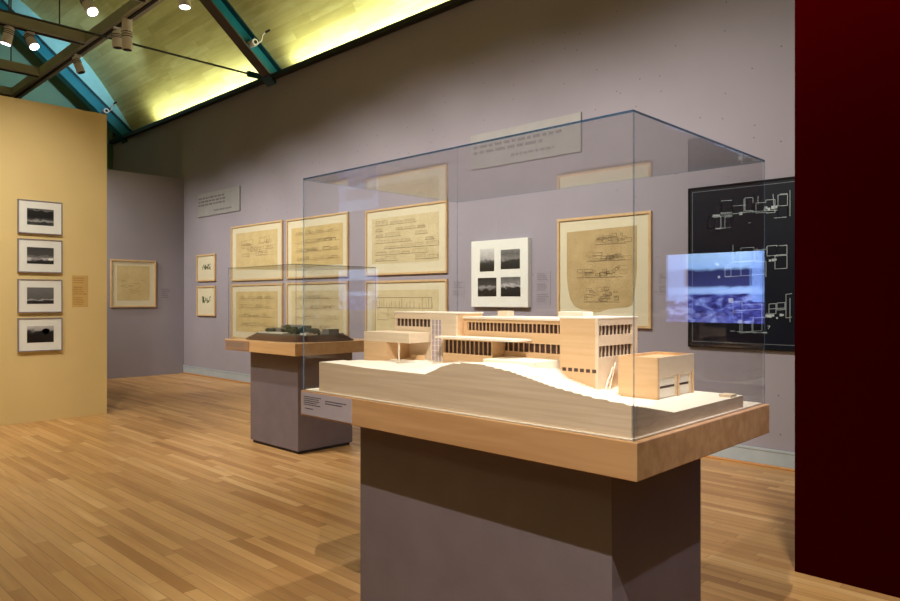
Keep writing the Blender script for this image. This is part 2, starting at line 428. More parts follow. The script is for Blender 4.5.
# spotlights -------------------------------------------------------
def fixture(x, y, aim, label, lit=True, power=0, cone=46, L=.2, R=.055, drop=.1, blend=.6, rgb=(255, 236, 214), twin=False, zg=ZG):
    if abs(y - GB) > .1: y *= KG
    x *= KG; L *= KG; R *= KG; drop *= KG; aim = (aim[0] * KG, aim[1] * KG if abs(aim[1] - GB) > .4 else aim[1], aim[2])
    t = thing('track_spotlight', label, 'spotlight', (x, y, zg), 'track spotlights on the lighting grid')
    top = Vector((x, y, zg)); piv = Vector((x, y, zg - drop))
    d = (Vector(aim) - piv).normalized()
    build('track_adapter', MB().box(x - .025, x + .025, y - .05, y + .05, zg - .045, zg - .016), M_can, t, bev=.004)
    build('stem', MB().cyl(top - Vector((0, 0, .04)), piv, .012), M_can, t, smooth=True)
    a = piv - d * L * .45; b = piv + d * L * .55
    can = MB().cyl(a, a + d * L * .12, R * .7, R * .9).cyl(a + d * L * .12, b, R * .9, R)
    cn = build('housing', can, M_can, t, smooth=True)
    for k in range(3): build('cooling_ring', MB().cyl(a + d * L * (.2 + .1 * k), a + d * L * (.23 + .1 * k), R * 1.0), M_dark, cn, smooth=True)
    build('lens', MB().cyl(b - d * .01, b + d * .004, R * .86), M_lens if lit else M_lens_off, t, smooth=True)
    if twin:
        build('ballast_box', MB().cyl(top + Vector((.0, .0, .18)), piv + Vector((0, 0, .03)), R * .98), M_can, t, smooth=True)
    if power: spot(b + d * .02, aim, power, cone, blend, rgb, .04)
    return t
def spot(loc, aim, power, cone, blend=.6, rgb=(255, 236, 214), rad=.04):
    l = bpy.data.lights.new('spot_lamp', 'SPOT'); l.energy = power; l.spot_size = math.radians(cone); l.spot_blend = blend
    l.color = lin(rgb)[:3]; l.shadow_soft_size = rad
    o = bpy.data.objects.new('spot_lamp', l); C.objects.link(o); o.location = loc
    o.rotation_euler = (Vector(aim) - Vector(loc)).to_track_quat('-Z', 'Y').to_euler()
def area(loc, rot, sx, sy, power, rgb):
    l = bpy.data.lights.new('cove_and_fill_lamp', 'AREA'); l.shape = 'RECTANGLE'; l.size = sx; l.size_y = sy; l.energy = power; l.color = lin(rgb)[:3]
    o = bpy.data.objects.new('cove_and_fill_lamp', l); C.objects.link(o); o.location = loc; o.rotation_euler = rot
WARM = (255, 246, 233)
fixture(-8.95, 2.19, (-9.3, 1.6, 1.6), 'lit spotlight pointing straight down at the left edge of the picture', power=0, L=.2)
fixture(-8.95, 2.41, (-6.9, 3.2, 1.4), 'lit spotlight tilted to the right beside the one at the left edge', power=0)
fixture(-7.2, 2.43, (-5.9, 3.4, 3.0), 'lit spotlight cut off by the top edge left of the twin spotlight', power=0, L=.22, drop=.2)
fixture(-7.82, GB, (-7.86, GB + .1, 0.2), 'tall twin-barrel spotlight hanging below the middle of the lighting beam', lit=False, L=.24, twin=True, drop=.2)
fixture(-8.10, GB, (-8.1, GB + .3, 0.2), 'small unlit spotlight just left of the twin spotlight', lit=False, L=.18, drop=.14)
fixture(-9.35, GB, (-8.5, 4.2, 0.4), 'small tilted spotlight in front of the light blue panel', lit=False, L=.2, R=.05, drop=.13)
fixture(-6.54, 3.08, (-6.3, 3.9, 0.5), 'lit spotlight hanging at the top edge right of the twin spotlight', power=0, L=.2, drop=.12)

# lamp and bracket on each rafter
for X, px, py, lb in ((-10.17, 254.5, 42.5, 'small round lamp with curved arm on the near teal rafter'), (-16.28, 106, 111, 'small round lamp with curved arm low on the far teal rafter')):
    y, z = on_x(px, py, X + .14)
    t = thing('rafter_lamp', lb, 'lamp', (X + .14, y, z), 'small lamps fixed to the rafters')
    build('housing', MB().cyl((X + .012, y, z), (X + .17, y, z), .055), M_can, t, smooth=True)
    build('lens', MB().cyl((X + .17, y, z), (X + .175, y, z), .03), M_lens_off, t, smooth=True)
    build('arm', MB().tube([(X + .14, y + .06, z), (X + .18, y + .1, z + .04), (X + .22, y + .1, z + .13), (X + .28, y + .12, z + .17)], .011), M_can, t, smooth=True)
    build('cap', MB().cyl((X + .28, y + .12, z + .16), (X + .36, y + .14, z + .18), .018), M_dark, t, smooth=True)

# ---------- wall frames ---------------------------------------------
class Loc:
    """local frame on a wall: u right, v up, n out of the wall"""
    def __init__(s, kind, c): s.k = kind; s.c = c
    def p(s, u, v, n):
        if s.k == 'y': return Vector((u, s.c - n, v))
        if s.k == 'x': return Vector((s.c + n, u, v))
    def box(s, m, u0, u1, v0, v1, n0, n1):
        if s.k == 'y': m.box(u0, u1, s.c - n1, s.c - n0, v0, v1)
        else: m.box(s.c + n0, s.c + n1, u0, u1, v0, v1)
        return m
    def face(s, m, u0, u1, v0, v1, n):
        m.face([s.p(u0, v0, n), s.p(u1, v0, n), s.p(u1, v1, n), s.p(u0, v1, n)], [(0, 0), (1, 0), (1, 1), (0, 1)]); return m
    def poly(s, m, pts, n0, n1):
        a = [s.p(u, v, n0) for u, v in pts]; b = [s.p(u, v, n1) for u, v in pts]
        k = len(pts); m.face(b)
        for i in range(k): j = (i + 1) % k; m.face([a[i], a[j], b[j], b[i]])
        return m
    def seg(s, m, a, b, w, n0, n1):
        (u0, v0), (u1, v1) = a, b
        d = Vector((u1 - u0, v1 - v0)); L = d.length
        if L < 1e-5: return m
        d /= L; q = Vector((-d.y, d.x)) * w / 2
        s.poly(m, [(u0 - q.x, v0 - q.y), (u1 - q.x, v1 - q.y), (u1 + q.x, v1 + q.y), (u0 + q.x, v0 + q.y)], n0, n1); return m
    def px(s, x, y):
        return on_y(x, y, s.c) if s.k == 'y' else on_x(x, y, s.c)
WY = Loc('y', YW); WG = Loc('x', XG); WX = Loc('x', XY)

def border(L, m, u0, u1, v0, v1, w, n0, n1):
    L.box(m, u0, u1, v0, v0 + w, n0, n1); L.box(m, u0, u1, v1 - w, v1, n0, n1)
    L.box(m, u0, u0 + w, v0 + w, v1 - w, n0, n1); L.box(m, u1 - w, u1, v0 + w, v1 - w, n0, n1); return m

def sketch(kind, u0, u1, v0, v1, rnd):
    """pencil strokes as segments (a, b, width, dark)"""
    S = []; W = u1 - u0; H = v1 - v0
    def rect(a, b, c, d, w, k=0):
        S.extend([((a, c), (b, c), w, k), ((b, c), (b, d), w, k), ((b, d), (a, d), w, k), ((a, d), (a, c), w, k)])
    if kind == 'plan':
        cx, cy = u0 + W * .5, v0 + H * .55
        for _ in range(30):
            a = cx + rnd.uniform(-.38, .28) * W; c = cy + rnd.uniform(-.2, .16) * H
            rect(a, a + rnd.uniform(.05, .2) * W, c, c + rnd.uniform(.03, .14) * H, .006, rnd.random() < .3)
        for _ in range(14):
            a = cx + rnd.uniform(-.4, .35) * W; c = cy + rnd.uniform(-.22, .2) * H
            S.append(((a, c), (a + rnd.uniform(-.1, .2) * W, c + rnd.uniform(-.04, .04) * H), .005, 0))
    if kind == 'sections':
        for k in range(4):
            y = v0 + H * (.16 + .22 * k)
            S.append(((u0 + W * .06, y), (u1 - W * .06, y + rnd.uniform(-.01, .01)), .008, 0))
            for _ in range(16):
                a = u0 + W * rnd.uniform(.08, .82); h = H * rnd.uniform(.02, .08)
                rect(a, a + W * rnd.uniform(.03, .13), y, y + h, .006, rnd.random() < .4)
            S.append(((u0 + W * .1, y - H * .03), (u0 + W * rnd.uniform(.5, .9), y - H * .035), .005, 0))
    if kind == 'elevations':
        for k in range(7):
            y = v0 + H * (.06 + .13 * k); x = u0 + W * .07
            while x < u1 - W * .15:
                w = W * rnd.uniform(.08, .22); h = H * rnd.uniform(.04, .1)
                if rnd.random() < .8:
                    rect(x, x + w, y, y + h, .006, rnd.random() < .35)
                    n = rnd.randint(3, 9)
                    for i in range(n): S.append(((x + w * (i + .5) / n, y + h * .35), (x + w * (i + .5) / n, y + h * .8), .007, 1))
                    S.append(((x - .02, y), (x + w + .03, y), .008, 1))
                x += w + W * rnd.uniform(.02, .06)
    if kind == 'wide_plan':
        y0 = v0 + H * .62; y1 = v0 + H * .84
        rect(u0 + W * .08, u1 - W * .1, y0, y1, .009, 1)
        x = u0 + W * .08
        while x < u1 - W * .14:
            x += W * rnd.uniform(.03, .09); S.append(((x, y0), (x, y1 - H * rnd.choice([0, .08, .12])), .008, 1))
        rect(u0 + W * .1, u0 + W * .26, v0 + H * .36, y0, .008, 1)
        for _ in range(30):
            a = u0 + W * rnd.uniform(.08, .8); c = v0 + H * rnd.uniform(.08, .55)
            S.append(((a, c), (a + W * rnd.uniform(.04, .2), c), .006, 0))
    if kind == 'blob':
        for (ax, bx, ay, by) in ((.42, .95, .82, .96), (.3, .95, .62, .72), (.15, .9, .42, .56), (.25, .85, .12, .3)):
            for _ in range(22):
                a = u0 + W * rnd.uniform(ax, bx - .12); c = v0 + H * rnd.uniform(ay, by - .03)
                rect(a, a + W * rnd.uniform(.02, .13), c, c + H * rnd.uniform(.012, .05), .006, rnd.random() < .5)
            S.append(((u0 + W * ax, v0 + H * ay), (u0 + W * bx * .9, v0 + H * ay), .008, 1))
    if kind == 'small':
        for _ in range(12):
            a = u0 + W * rnd.uniform(.1, .75); c = v0 + H * rnd.uniform(.3, .6)
            S.append(((a, c), (a + W * rnd.uniform(.05, .2), c + H * rnd.uniform(-.03, .03)), .006, 1))
        for _ in range(6):
            a = u0 + W * rnd.uniform(.4, .6); c = v0 + H * rnd.uniform(.2, .3)
            S.append(((a, c), (a + W * .06, c + H * rnd.uniform(-.05, .05)), .007, 1))
    if kind == 'tree':
        pass
    # keep strokes on the sheet
    out = []
    cl = lambda p: (min(max(p[0], u0 + .01), u1 - .01), min(max(p[1], v0 + .01), v1 - .01))
    for a, b, w, k in S: out.append((cl(a), cl(b), w, k))
    return out

def framed(L, u0, u1, v0, v1, label, kind, paper_m, mats=(.06, .06, .06, .06), fw=.028, depth=.035, group='wood-framed drawings', seed=1, frame_m=None, mat_m=None, wk=1.0):
    rnd = random.Random(seed)
    c = L.p((u0 + u1) / 2, v0, 0)
    t = thing('framed_drawing', label, 'framed drawing', tuple(c), group)
    build('frame', border(L, MB(), u0, u1, v0, v1, fw, 0, depth), frame_m or M_frame, t, bev=.003)
    build('mat', L.box(MB(), u0 + fw * .9, u1 - fw * .9, v0 + fw * .9, v1 - fw * .9, 0.002, depth * .45), mat_m or M_mat, t)
    l, r_, b, tp = mats
    a0, a1, b0, b1 = u0 + fw + l, u1 - fw - r_, v0 + fw + b, v1 - fw - tp
    n = depth * .45
    m = MB()
    if kind == 'blob':
        pts = []
        W = a1 - a0; H = b1 - b0
        base = [(0, 1), (0, .45), (.015, .3), (.05, .16), (.11, .07), (.2, .03), (.32, .015), (.42, -.01), (.5, .0), (.6, .035), (.75, .05), (.88, .06), (.94, .09), (.965, .2), (.985, .35), (1, .5), (1, 1.02)]
        pts = [(a0 + W * x, b0 + H * y) for x, y in base]
        L.poly(m, pts, n, n + .002)
    else: L.box(m, a0, a1, b0, b1, n, n + .002)
    for a, b_, w, k in sketch(kind, a0, a1, b0, b1, rnd):
        q = len(m.f); L.seg(m, a, b_, w * .72 * wk, n + .002, n + .0028)
        for i in range(q, len(m.f)): m.mi[i] = 2 if k else 1
    if kind == 'tree':
        g = m; q0 = len(m.f); W = a1 - a0; H = b1 - b0
        for i in range(40):
            x = a0 + W * rnd.uniform(.22, .78); y = b0 + H * rnd.uniform(.42, .68); s = rnd.uniform(.008, .022)
            L.poly(g, [(x + s * math.cos(q) , y + s * math.sin(q)) for q in [i * PI / 3 for i in range(6)]], n + .002, n + .003)
        for i in range(q0, len(m.f)): m.mi[i] = 3
    build('sheet', m, [paper_m, M_pencil, M_pencild, M_wash], t)
    return t

M_wash = plain('ink_green_wash', (92, 100, 62), .8)
PA = paper('tan_tracing_paper', (192, 172, 122), (206, 188, 140))
PB = paper('yellow_tracing_paper', (190, 168, 114), (204, 184, 130))
PC = paper('pale_tracing_paper', (194, 180, 140), (206, 194, 156))
PD = paper('brown_tracing_paper', (168, 146, 100), (188, 168, 122))

def wyr(px0, px1, pref, yt, yb):
    u0 = WY.px(px0, 300)[0]; u1 = WY.px(px1, 300)[0]
    return u0, u1, WY.px(pref, yb)[1], WY.px(pref, yt)[1]
G1 = 'large wood-framed drawings hung two high on the grey wall'
framed(WY, *wyr(232.5, 283.7, 283.7, 220, 279.3), 'large wood-framed floor plan sketch, upper left of the six big tan drawings', 'plan', PA, (.13, .13, .16, .1), group=G1, seed=3)
u = wyr(232.5, 283.7, 349, 281, 340); framed(WY, u[0], u[1], .765, 1.715, 'large wood-framed drawing of faint sections, lower left of the six above the dark landscape model', 'sections', PB, (.13, .12, .1, .1), group=G1, seed=4)
u = wyr(288, 349.3, 349.3, 211.5, 276.7); framed(WY, *u, 'large wood-framed sheet of pencil sections, upper middle of the six big tan drawings', 'sections', PB, (.1, .1, .16, .12), group=G1, seed=5)
framed(WY, u[0], u[1], .765, 1.715, 'large wood-framed drawing behind the landscape model, lower middle of the six big tan drawings', 'sections', PC, (.1, .1, .1, .1), group=G1, seed=6)
u = wyr(367, 448.4, 448.4, 200, 272.9); framed(WY, *u, 'large wood-framed sheet dense with small elevations, upper right of the six big tan drawings', 'elevations', PC, (.1, .12, .13, .1), group=G1, seed=7)
u2 = wyr(367, 448.4, 448.4, 279, 330); framed(WY, u[0], u[1], .815, u2[3], 'wood-framed long floor plan just above the left end of the wooden model', 'wide_plan', PC, (.1, .12, .1, .1), group=G1, seed=8)
u = wyr(558.7, 652.5, 652.5, 210.7, 326.5)
framed(WY, u[0], u[1], 1.165, u[3], 'wood-framed brown sheet with torn rounded lower edge behind the glass corner', 'blob', PD, (.09, .13, .13, .12), group='wood-framed drawings', seed=9)
# two small drawings
u = wyr(198, 216.4, 216.4, 253.5, 281); framed(WY, *u, 'small wood-framed tree sketch by the far corner, upper of two', 'tree', M_mat, (.05, .05, .05, .05), .03, group='small wood-framed sketches', seed=10)
u = wyr(198, 216.4, 216.4, 285.7, 316.3); framed(WY, *u, 'small wood-framed sketch with a green tree by the far corner, lower of two', 'tree', M_mat, (.05, .05, .05, .05), .03, group='small wood-framed sketches', seed=11)
# far partition drawing
y0 = WG.px(110, 300)[0]; y1 = WG.px(155.4, 300)[0]; z1 = WG.px(133, 260)[1]; z0 = WG.px(133, 307.3)[1]
framed(WG, y0, y1, z0, z1, 'square wood-framed faint sketch alone on the far grey partition', 'small', PA, (.09, .09, .1, .08), .03, group='wood-framed drawings', seed=12)

# white mount with four photographs
WF = Loc('y', YW - .06)
u0 = WF.px(471.2, 300)[0]; u1 = WF.px(528, 300)[0]; v0 = WF.px(528, 307.4)[1]; v1 = WF.px(528, 237.3)[1]
t = thing('photograph_panel', 'deep white panel holding four black and white photographs', 'photo panel', tuple(WY.p((u0 + u1) / 2, v0, 0)))
build('mount', WY.box(MB(), u0, u1, v0, v1, 0, .06), M_white, t, bev=.004)
quads = [(479.9, 494.3, 248.8, 271.5, [(0, 30), (.3, 40), (.42, 70), (.55, 170), (1, 205)]), (500.8, 520, 249.3, 269, [(0, 25), (.4, 45), (.55, 130), (.75, 90), (1, 120)]),
         (477.9, 496.5, 277.9, 296.5, [(0, 20), (.35, 30), (.5, 150), (.62, 60), (1, 40)]), (500.8, 520.5, 277, 296.5, [(0, 22), (.45, 35), (.55, 180), (.7, 120), (1, 90)])]
for i, (a, b, c, d, st) in enumerate(quads):
    W_ = WF
    ua = W_.px(a, 280)[0]; ub = W_.px(b, 280)[0]; va = W_.px((a + b) / 2, d)[1]; vb = W_.px((a + b) / 2, c)[1]
    build('photograph', WY.face(MB(), ua, ub, va, vb, .0612), photo_mat('landscape_print', st, seed=i + 1), t)

# photographs on the yellow partition
ya = WX.px(17, 300)[0]; yb = WX.px(61.5, 300)[0]
tops = [2.624, 2.165, 1.69, 1.232]
lab = ['grey-framed photograph of a dark interior with pale streak, topmost of four on the yellow wall', 'grey-framed photograph of a white building under grey sky, second from top on the yellow wall',
       'grey-framed photograph with a broad grey sky, third from top on the yellow wall', 'grey-framed photograph of a dark hillside with tree, lowest of four on the yellow wall']
sts = [[(0, 70), (.15, 30), (.25, 150), (.36, 60), (.5, 20), (.85, 25), (.95, 110), (1, 60)], [(0, 22), (.2, 35), (.3, 190), (.42, 120), (.5, 70), (1, 60)],
       [(0, 30), (.16, 40), (.24, 170), (.3, 90), (1, 110)], [(0, 14), (.6, 20), (.68, 60), (.76, 150), (1, 190)]]
for i in range(4):
    z1 = tops[i]; z0 = z1 - .397
    t = thing('framed_photograph', lab[i], 'framed photo', tuple(WX.p((ya + yb) / 2, z0, 0)), 'framed photographs in a column on the yellow wall')
    build('frame', border(WX, MB(), ya, yb, z0, z1, .012, 0, .04), M_silver, t, bev=.002)
    build('mat', WX.box(MB(), ya + .01, yb - .01, z0 + .01, z1 - .01, .002, .03), M_white, t)
    wp = yb - ya
    pr = build('photograph', WX.face(MB(), ya + wp * .2, ya + wp * .8, z0 + .105, z0 + .3, .0315), photo_mat('yellow_wall_print', sts[i], seed=i + 7, amt=.45, nscale=(2.5, 3.5, 1)), t)
    if i == 3:
        m = MB(); cy, cz = ya + wp * .62, z0 + .235
        WX.poly(m, [(cy + .04 * math.cos(q) * (1 + .2 * math.sin(3 * q)), cz + .035 * math.sin(q)) for q in [k * PI / 8 for k in range(30)]], .0316, .0322)
        WX.box(m, cy - .006, cy + .006, z0 + .18, cz, .0316, .0322)
        build('printed_tree', m, M_blk, pr)
    if i == 1:
        build('printed_building', WX.box(MB(), ya + wp * .3, ya + wp * .5, z0 + .15, z0 + .17, .0316, .032), M_silver, pr)
        build('printed_building', WX.box(MB(), ya + wp * .68, ya + wp * .78, z0 + .15, z0 + .175, .0316, .032), M_white, pr)

# labels / text ----------------------------------------------------
def text_rows(L, m, u0, u1, v0, v1, rows, n, rnd, fill=.9, hh=.5, ragged=.35):
    H = (v1 - v0) / rows
    for k in range(rows):
        y = v1 - H * (k + .5); x = u0; end = u1 - (u1 - u0) * rnd.uniform(0, ragged)
        while x < end:
            w = min(rnd.uniform(.03, .09) * (u1 - u0) * 1.2, end - x)
            if w < .004: break
            L.box(m, x, x + w, y - H * hh / 2, y + H * hh / 2, n, n + .0006); x += w + .02 * (u1 - u0)
    return m
def card(L, pxs, mat, tmat, label, rows, seed, name='wall_label', cat='label', group='small wall labels', thick=.004, rb=None):
    x0, x1, xr, yt, yb = pxs
    u0 = L.px(x0, 300)[0]; u1 = L.px(x1, 300)[0]; v0 = L.px(xr, yb)[1]; v1 = L.px(xr, yt)[1]
    t = thing(name, label, cat, tuple(L.p((u0 + u1) / 2, v0, 0)), group)
    W = u1 - u0; H = v1 - v0
    m = L.box(MB(), u0, u1, v0, v1, 0, thick); q = len(m.f); rnd = random.Random(seed)
    for (a, b, c, d, n) in rows: text_rows(L, m, u0 + W * a, u0 + W * b, v0 + H * c, v0 + H * d, n, thick, rnd)
    for i in range(q, len(m.f)): m.mi[i] = 1
    build('card', m, [mat, tmat], t)
    return t
M_lt = plain('faint_label_text', (120, 114, 124), .8)
card(WY, (453, 465, 460, 280, 297), M_label, M_lt, 'small grey text label between the big drawings and the four-photograph panel', [(.1, .9, .5, .92, 4), (.1, .7, .1, .4, 3)], 1)
card(WY, (536, 550.7, 545, 271, 305), M_label, M_lt, 'tall grey text label just right of the four-photograph panel', [(.1, .9, .72, .95, 4), (.1, .9, .42, .64, 4), (.1, .9, .08, .34, 4)], 2)
card(WY, (658.7, 670, 664, 272, 295), M_label, M_lt, 'small grey text label right of the torn brown drawing', [(.1, .9, .5, .92, 4), (.1, .8, .1, .4, 3)], 3)
card(WG, (160.5, 171, 166, 287.5, 299.5), M_label, M_lt, 'small grey text label on the far grey partition', [(.1, .9, .1, .9, 5)], 4)
card(WY, (223, 229, 226, 286, 300), M_label, M_lt, 'small grey label right of the lower small sketch', [(.1, .9, .1, .9, 5)], 14) if False else None
card(WX, (72, 88, 80, 275.5, 307), M_tan, plain('brown_card_text', (176, 138, 76), .8), 'tan text card beside the photographs on the yellow wall', [(.08, .92, .74, .95, 3), (.08, .92, .38, .66, 4), (.08, .92, .06, .32, 5)], 5, name='text_card', group='tan cards')
card(WY, (199, 240.7, 240.7, 186, 210.5), M_sign, M_text, 'grey wall text panel high above the small sketches', [(.02, .92, .42, .86, 3), (.4, .9, .12, .26, 1)], 6, name='text_sign', cat='sign', group='high wall text panels', thick=.025)
card(WY, (472, 582, 582, 112.4, 151.6), M_sign, M_text, 'long grey wall text panel crossing the top edge of the glass case', [(.03, .95, .38, .7, 2), (.4, .95, .16, .3, 1)], 7, name='text_sign', cat='sign', group='high wall text panels', thick=.025)

# black blueprint panel --------------------------------------------
u0 = WY.px(689.5, 300)[0]; u1 = -1.6; v1 = WY.px(689.5, 189)[1]; v0 = 1.01
t = thing('blueprint_panel', 'large black framed panel of white floor plans beside the red wall', 'wall panel', tuple(WY.p((u0 + u1) / 2, v0, 0)))
build('frame', border(WY, MB(), u0, u1, v0, v1, .018, 0, .035), M_blkframe, t, bev=.003)
bk = build('panel', WY.box(MB(), u0 + .02, u1 - .02, v0 + .02, v1 - .02, .002, .03), M_blk, t)
build('border_line', border(WY, MB(), u0 + .04, u1 - .04, v0 + .05, v1 - .04, .005, .03, .031), M_line_g, bk)
Wp = Loc('y', YW - .03)
def pl(m, pts, w=.0040):
    q = [Wp.px(*p) for p in pts]
    for a, b in zip(q[:-1], q[1:]): WY.seg(m, a, b, w, .03, .0312)
def prect(m, x0, y0, x1, y1, w=.0040):
    k = -.13
    pl(m, [(x0, y0), (x1, y0 + k * (x1 - x0) * .5), (x1, y1 + k * (x1 - x0) * .5), (x0, y1), (x0, y0)], w)
rnd = random.Random(5)
def plan(name, rects, lines, dots):
    m = MB()
    for r_ in rects: prect(m, *r_)
    for l_ in lines: pl(m, l_)
    for (x, y, s) in dots:
        s *= .6
        a = Wp.px(x, y); WY.box(m, a[0] - s, a[0] + s, a[1] - s, a[1] + s, .03, .0312)
    build(name, m, M_line_w, bk)
plan('upper_floor_plan', [(708, 217, 732, 229), (708, 217, 715, 229), (715, 217, 721, 229), (725, 217, 732, 228), (721, 201, 732, 213), (745, 198, 753, 211), (778, 195, 787.5, 217), (778, 206, 787.5, 217), (756, 203, 766, 213), (766, 200, 775, 213)],
     [[(721, 201), (721, 214), (732, 214), (748, 212), (778, 210)], [(732, 200), (732, 213)], [(744, 199), (744, 213)], [(753, 203), (753, 213)], [(733, 206), (746, 205)], [(758, 196), (758, 204)], [(773, 194), (774, 206)], [(780, 194), (787.5, 193.5)], [(774, 218), (787, 217)],
      [(790, 190), (790, 216)], [(748, 223), (751, 222.5)]],
     [(714, 216, .02), (717, 216, .022), (719, 215.6, .018), (741, 213.5, .022), (766, 208, .02), (769, 209, .018), (773, 207.5, .024), (776, 207, .02), (765, 209.5, .015)])
plan('middle_floor_plan', [(767, 246, 777, 256), (777, 246, 787, 255), (775, 256, 787, 269), (725, 268, 731, 276.5), (741, 248, 754, 262), (755, 250, 766, 262)],
     [[(733, 245), (733, 262), (725, 268)], [(725, 277), (766, 274)], [(741, 250), (741, 276)], [(757, 248), (757, 256)], [(733, 262), (760, 260)], [(766, 249), (766, 277)], [(776, 246), (787, 245)]],
     [(716, 264, .014), (718, 264.5, .016), (770, 260.5, .015), (773, 260, .018), (775.5, 259.6, .014), (719, 277, .018)])
plan('lower_floor_plan', [(733, 302, 742, 313), (742, 305, 762, 332), (753, 318, 767, 333), (769, 304, 776, 314), (777, 303, 785, 310), (740, 322, 752, 333)],
     [[(733, 302), (733, 311), (762, 309)], [(737, 331.5), (767, 333)], [(786, 294), (786, 318), (792, 317)], [(786, 294.5), (792, 293.5)], [(767, 313), (767, 333)], [(767, 326), (770, 326), (768, 329)], [(769, 309), (785, 308)], [(730, 331), (735, 331)], [(790, 298), (790, 322)]],
     [(731, 300.5, .035), (740, 321.5, .026), (767, 316, .02), (770, 316, .022), (773, 315.5, .016), (781, 315, .018), (783, 315, .012), (777, 318, .012)])

# monitor set in the red partition (seen mirrored in the case) ------------
def screen_mat():
    m, t, out = nt('blue_video_picture')
    tc = nd(t, 'ShaderNodeTexCoord'); sp = nd(t, 'ShaderNodeSeparateXYZ'); t.links.new(tc.outputs['UV'], sp.inputs[0])
    mp = nd(t, 'ShaderNodeMapping'); mp.inputs['Scale'].default_value = (5, 4, 1); t.links.new(tc.outputs['UV'], mp.inputs[0])
    n = nd(t, 'ShaderNodeTexNoise', i_Scale=2.2, i_Detail=9.0, i_Roughness=.65, i_Distortion=1.2); t.links.new(mp.outputs[0], n.inputs['Vector'])
    def mth(op, a, b=None):
        k = nd(t, 'ShaderNodeMath', operation=op)
        for i, q in enumerate((a, b)):
            if q is None: continue
            if isinstance(q, (int, float)): k.inputs[i].default_value = q
            else: t.links.new(q, k.inputs[i])
        return k.outputs[0]
    u, v = sp.outputs[0], sp.outputs[1]
    # wobble of the band edges
    vv = mth('ADD', v, mth('MULTIPLY', mth('SUBTRACT', n.outputs[0], .5), .10))
    r = ramp(t, [(0, lin((40, 44, 130))), (.28, lin((70, 72, 150))), (.40, lin((120, 150, 225))), (.44, lin((165, 195, 250))), (.49, lin((150, 185, 250))), (.53, lin((52, 56, 112))), (.74, lin((36, 42, 92))), (.79, lin((150, 190, 250))), (1, lin((170, 208, 255)))], vv)
    foliage = ramp(t, [(.40, lin((30, 28, 90))), (.52, lin((74, 80, 170))), (.64, lin((150, 170, 235)))], n.outputs[0])
    f = mth('LESS_THAN', vv, .40)
    mx = nd(t, 'ShaderNodeMix', data_type='RGBA'); t.links.new(f, mx.inputs[0]); t.links.new(r.outputs[0], mx.inputs[6]); t.links.new(foliage.outputs[0], mx.inputs[7])
    # pale vertical walls at both ends of the dark band (mirrored: u high is the left of the reflection)
    side = mth('MAXIMUM', mth('GREATER_THAN', u, .80), mth('LESS_THAN', u, .12))
    side = mth('MULTIPLY', side, mth('MULTIPLY', mth('GREATER_THAN', vv, .3), mth('LESS_THAN', vv, 1.2)))
    m2 = nd(t, 'ShaderNodeMix', data_type='RGBA'); t.links.new(mth('MULTIPLY', side, .7), m2.inputs[0]); t.links.new(mx.outputs[2], m2.inputs[6]); m2.inputs[7].default_value = lin((130, 165, 245))
    # window mullions
    wv = mth('FRACT', mth('MULTIPLY', u, 22.0))
    e = nd(t, 'ShaderNodeEmission', i_Strength=5.5); t.links.new(m2.outputs[2], e.inputs[0]); t.links.new(e.outputs[0], out.inputs[0])
    return m
WR = Loc('y', RY)
t = thing('video_monitor', 'video monitor on the red wall showing a blue-tinted building, mirrored in the glass case', 'monitor', ((SX0 + SX1) / 2, RY + .1, SZ0 - .03))
build('cabinet', MB().box(SX0 - .02, SX1 + .02, RY - .045, RY, SZ0 - .02, SZ1 + .02), M_blkframe, t, bev=.004)
build('screen', WR.face(MB(), SX0, SX1, SZ0, SZ1, .046), screen_mat(), t)

# ---------- display tables ------------------------------------------------
def table(x0, x1, y0, y1, ix, iy, label, mats, group):
    zt, zb_ = 1.05, .94
    t = thing('display_pedestal', label, 'pedestal', ((x0 + x1) / 2, (y0 + y1) / 2, 0), group)
    build('pedestal_box', MB().box(x0 + ix, x1 - ix, y0 + iy, y1 - iy, .03, zb_), M_ped, t, bev=.002)
    build('foot', MB().box(x0 + ix + .02, x1 - ix - .02, y0 + iy + .02, y1 - iy - .02, 0, .03), M_shoe, t)
    build('board', MB().box(x0, x1, y0, y1, zb_, zt), mats, t, bev=.003)
    return t
BX0, BX1, BY0, BY1 = -2.621, -.980, 1.765, 2.775
table(BX0, BX1, BY0, BY1, .189, .183, 'large grey pedestal with thick reddish wood board carrying the pale wooden building model', M_board, 'grey pedestals with wooden boards')
table(-6.612, -5.35, 3.544, 4.52, .206, .169, 'smaller grey pedestal with wood board standing behind, carrying the dark landscape model', M_board2, 'grey pedestals with wooden boards')

def cover(x0, x1, y0, y1, z0, z1, label, th, ef, er):
    t = thing('glass_cover', label, 'glass case', ((x0 + x1) / 2, (y0 + y1) / 2, z0), 'clear display covers')
    # material slots: 0 clear, 1 front edge, 2 pale vertical edge, 3 rear edge; tints imitate light in one acrylic
    mats = [M_glass, ef, er, M_edge2]
    def pane(name, a, b, c, d, e, f, m6):
        mb = MB(); mb.box(a, b, c, d, e, f); mb.mi = list(m6)   # order: bottom, top, -y, +x, +y, -x
        build(name, mb, mats, t)
    pane('top_pane', x0, x1, y0, y1, z1 - th, z1, (0, 0, 1, 1, 3, 3))
    pane('front_pane', x0, x1, y0, y0 + th, z0, z1 - th, (3, 0, 0, 2, 0, 2))
    pane('back_pane', x0, x1, y1 - th, y1, z0, z1 - th, (3, 0, 0, 2, 0, 3))
    pane('side_pane', x1 - th, x1, y0 + th, y1 - th, z0, z1 - th, (3, 0, 0, 0, 0, 0))
    pane('side_pane', x0, x0 + th, y0 + th, y1 - th, z0, z1 - th, (3, 0, 0, 0, 0, 0))
    return t
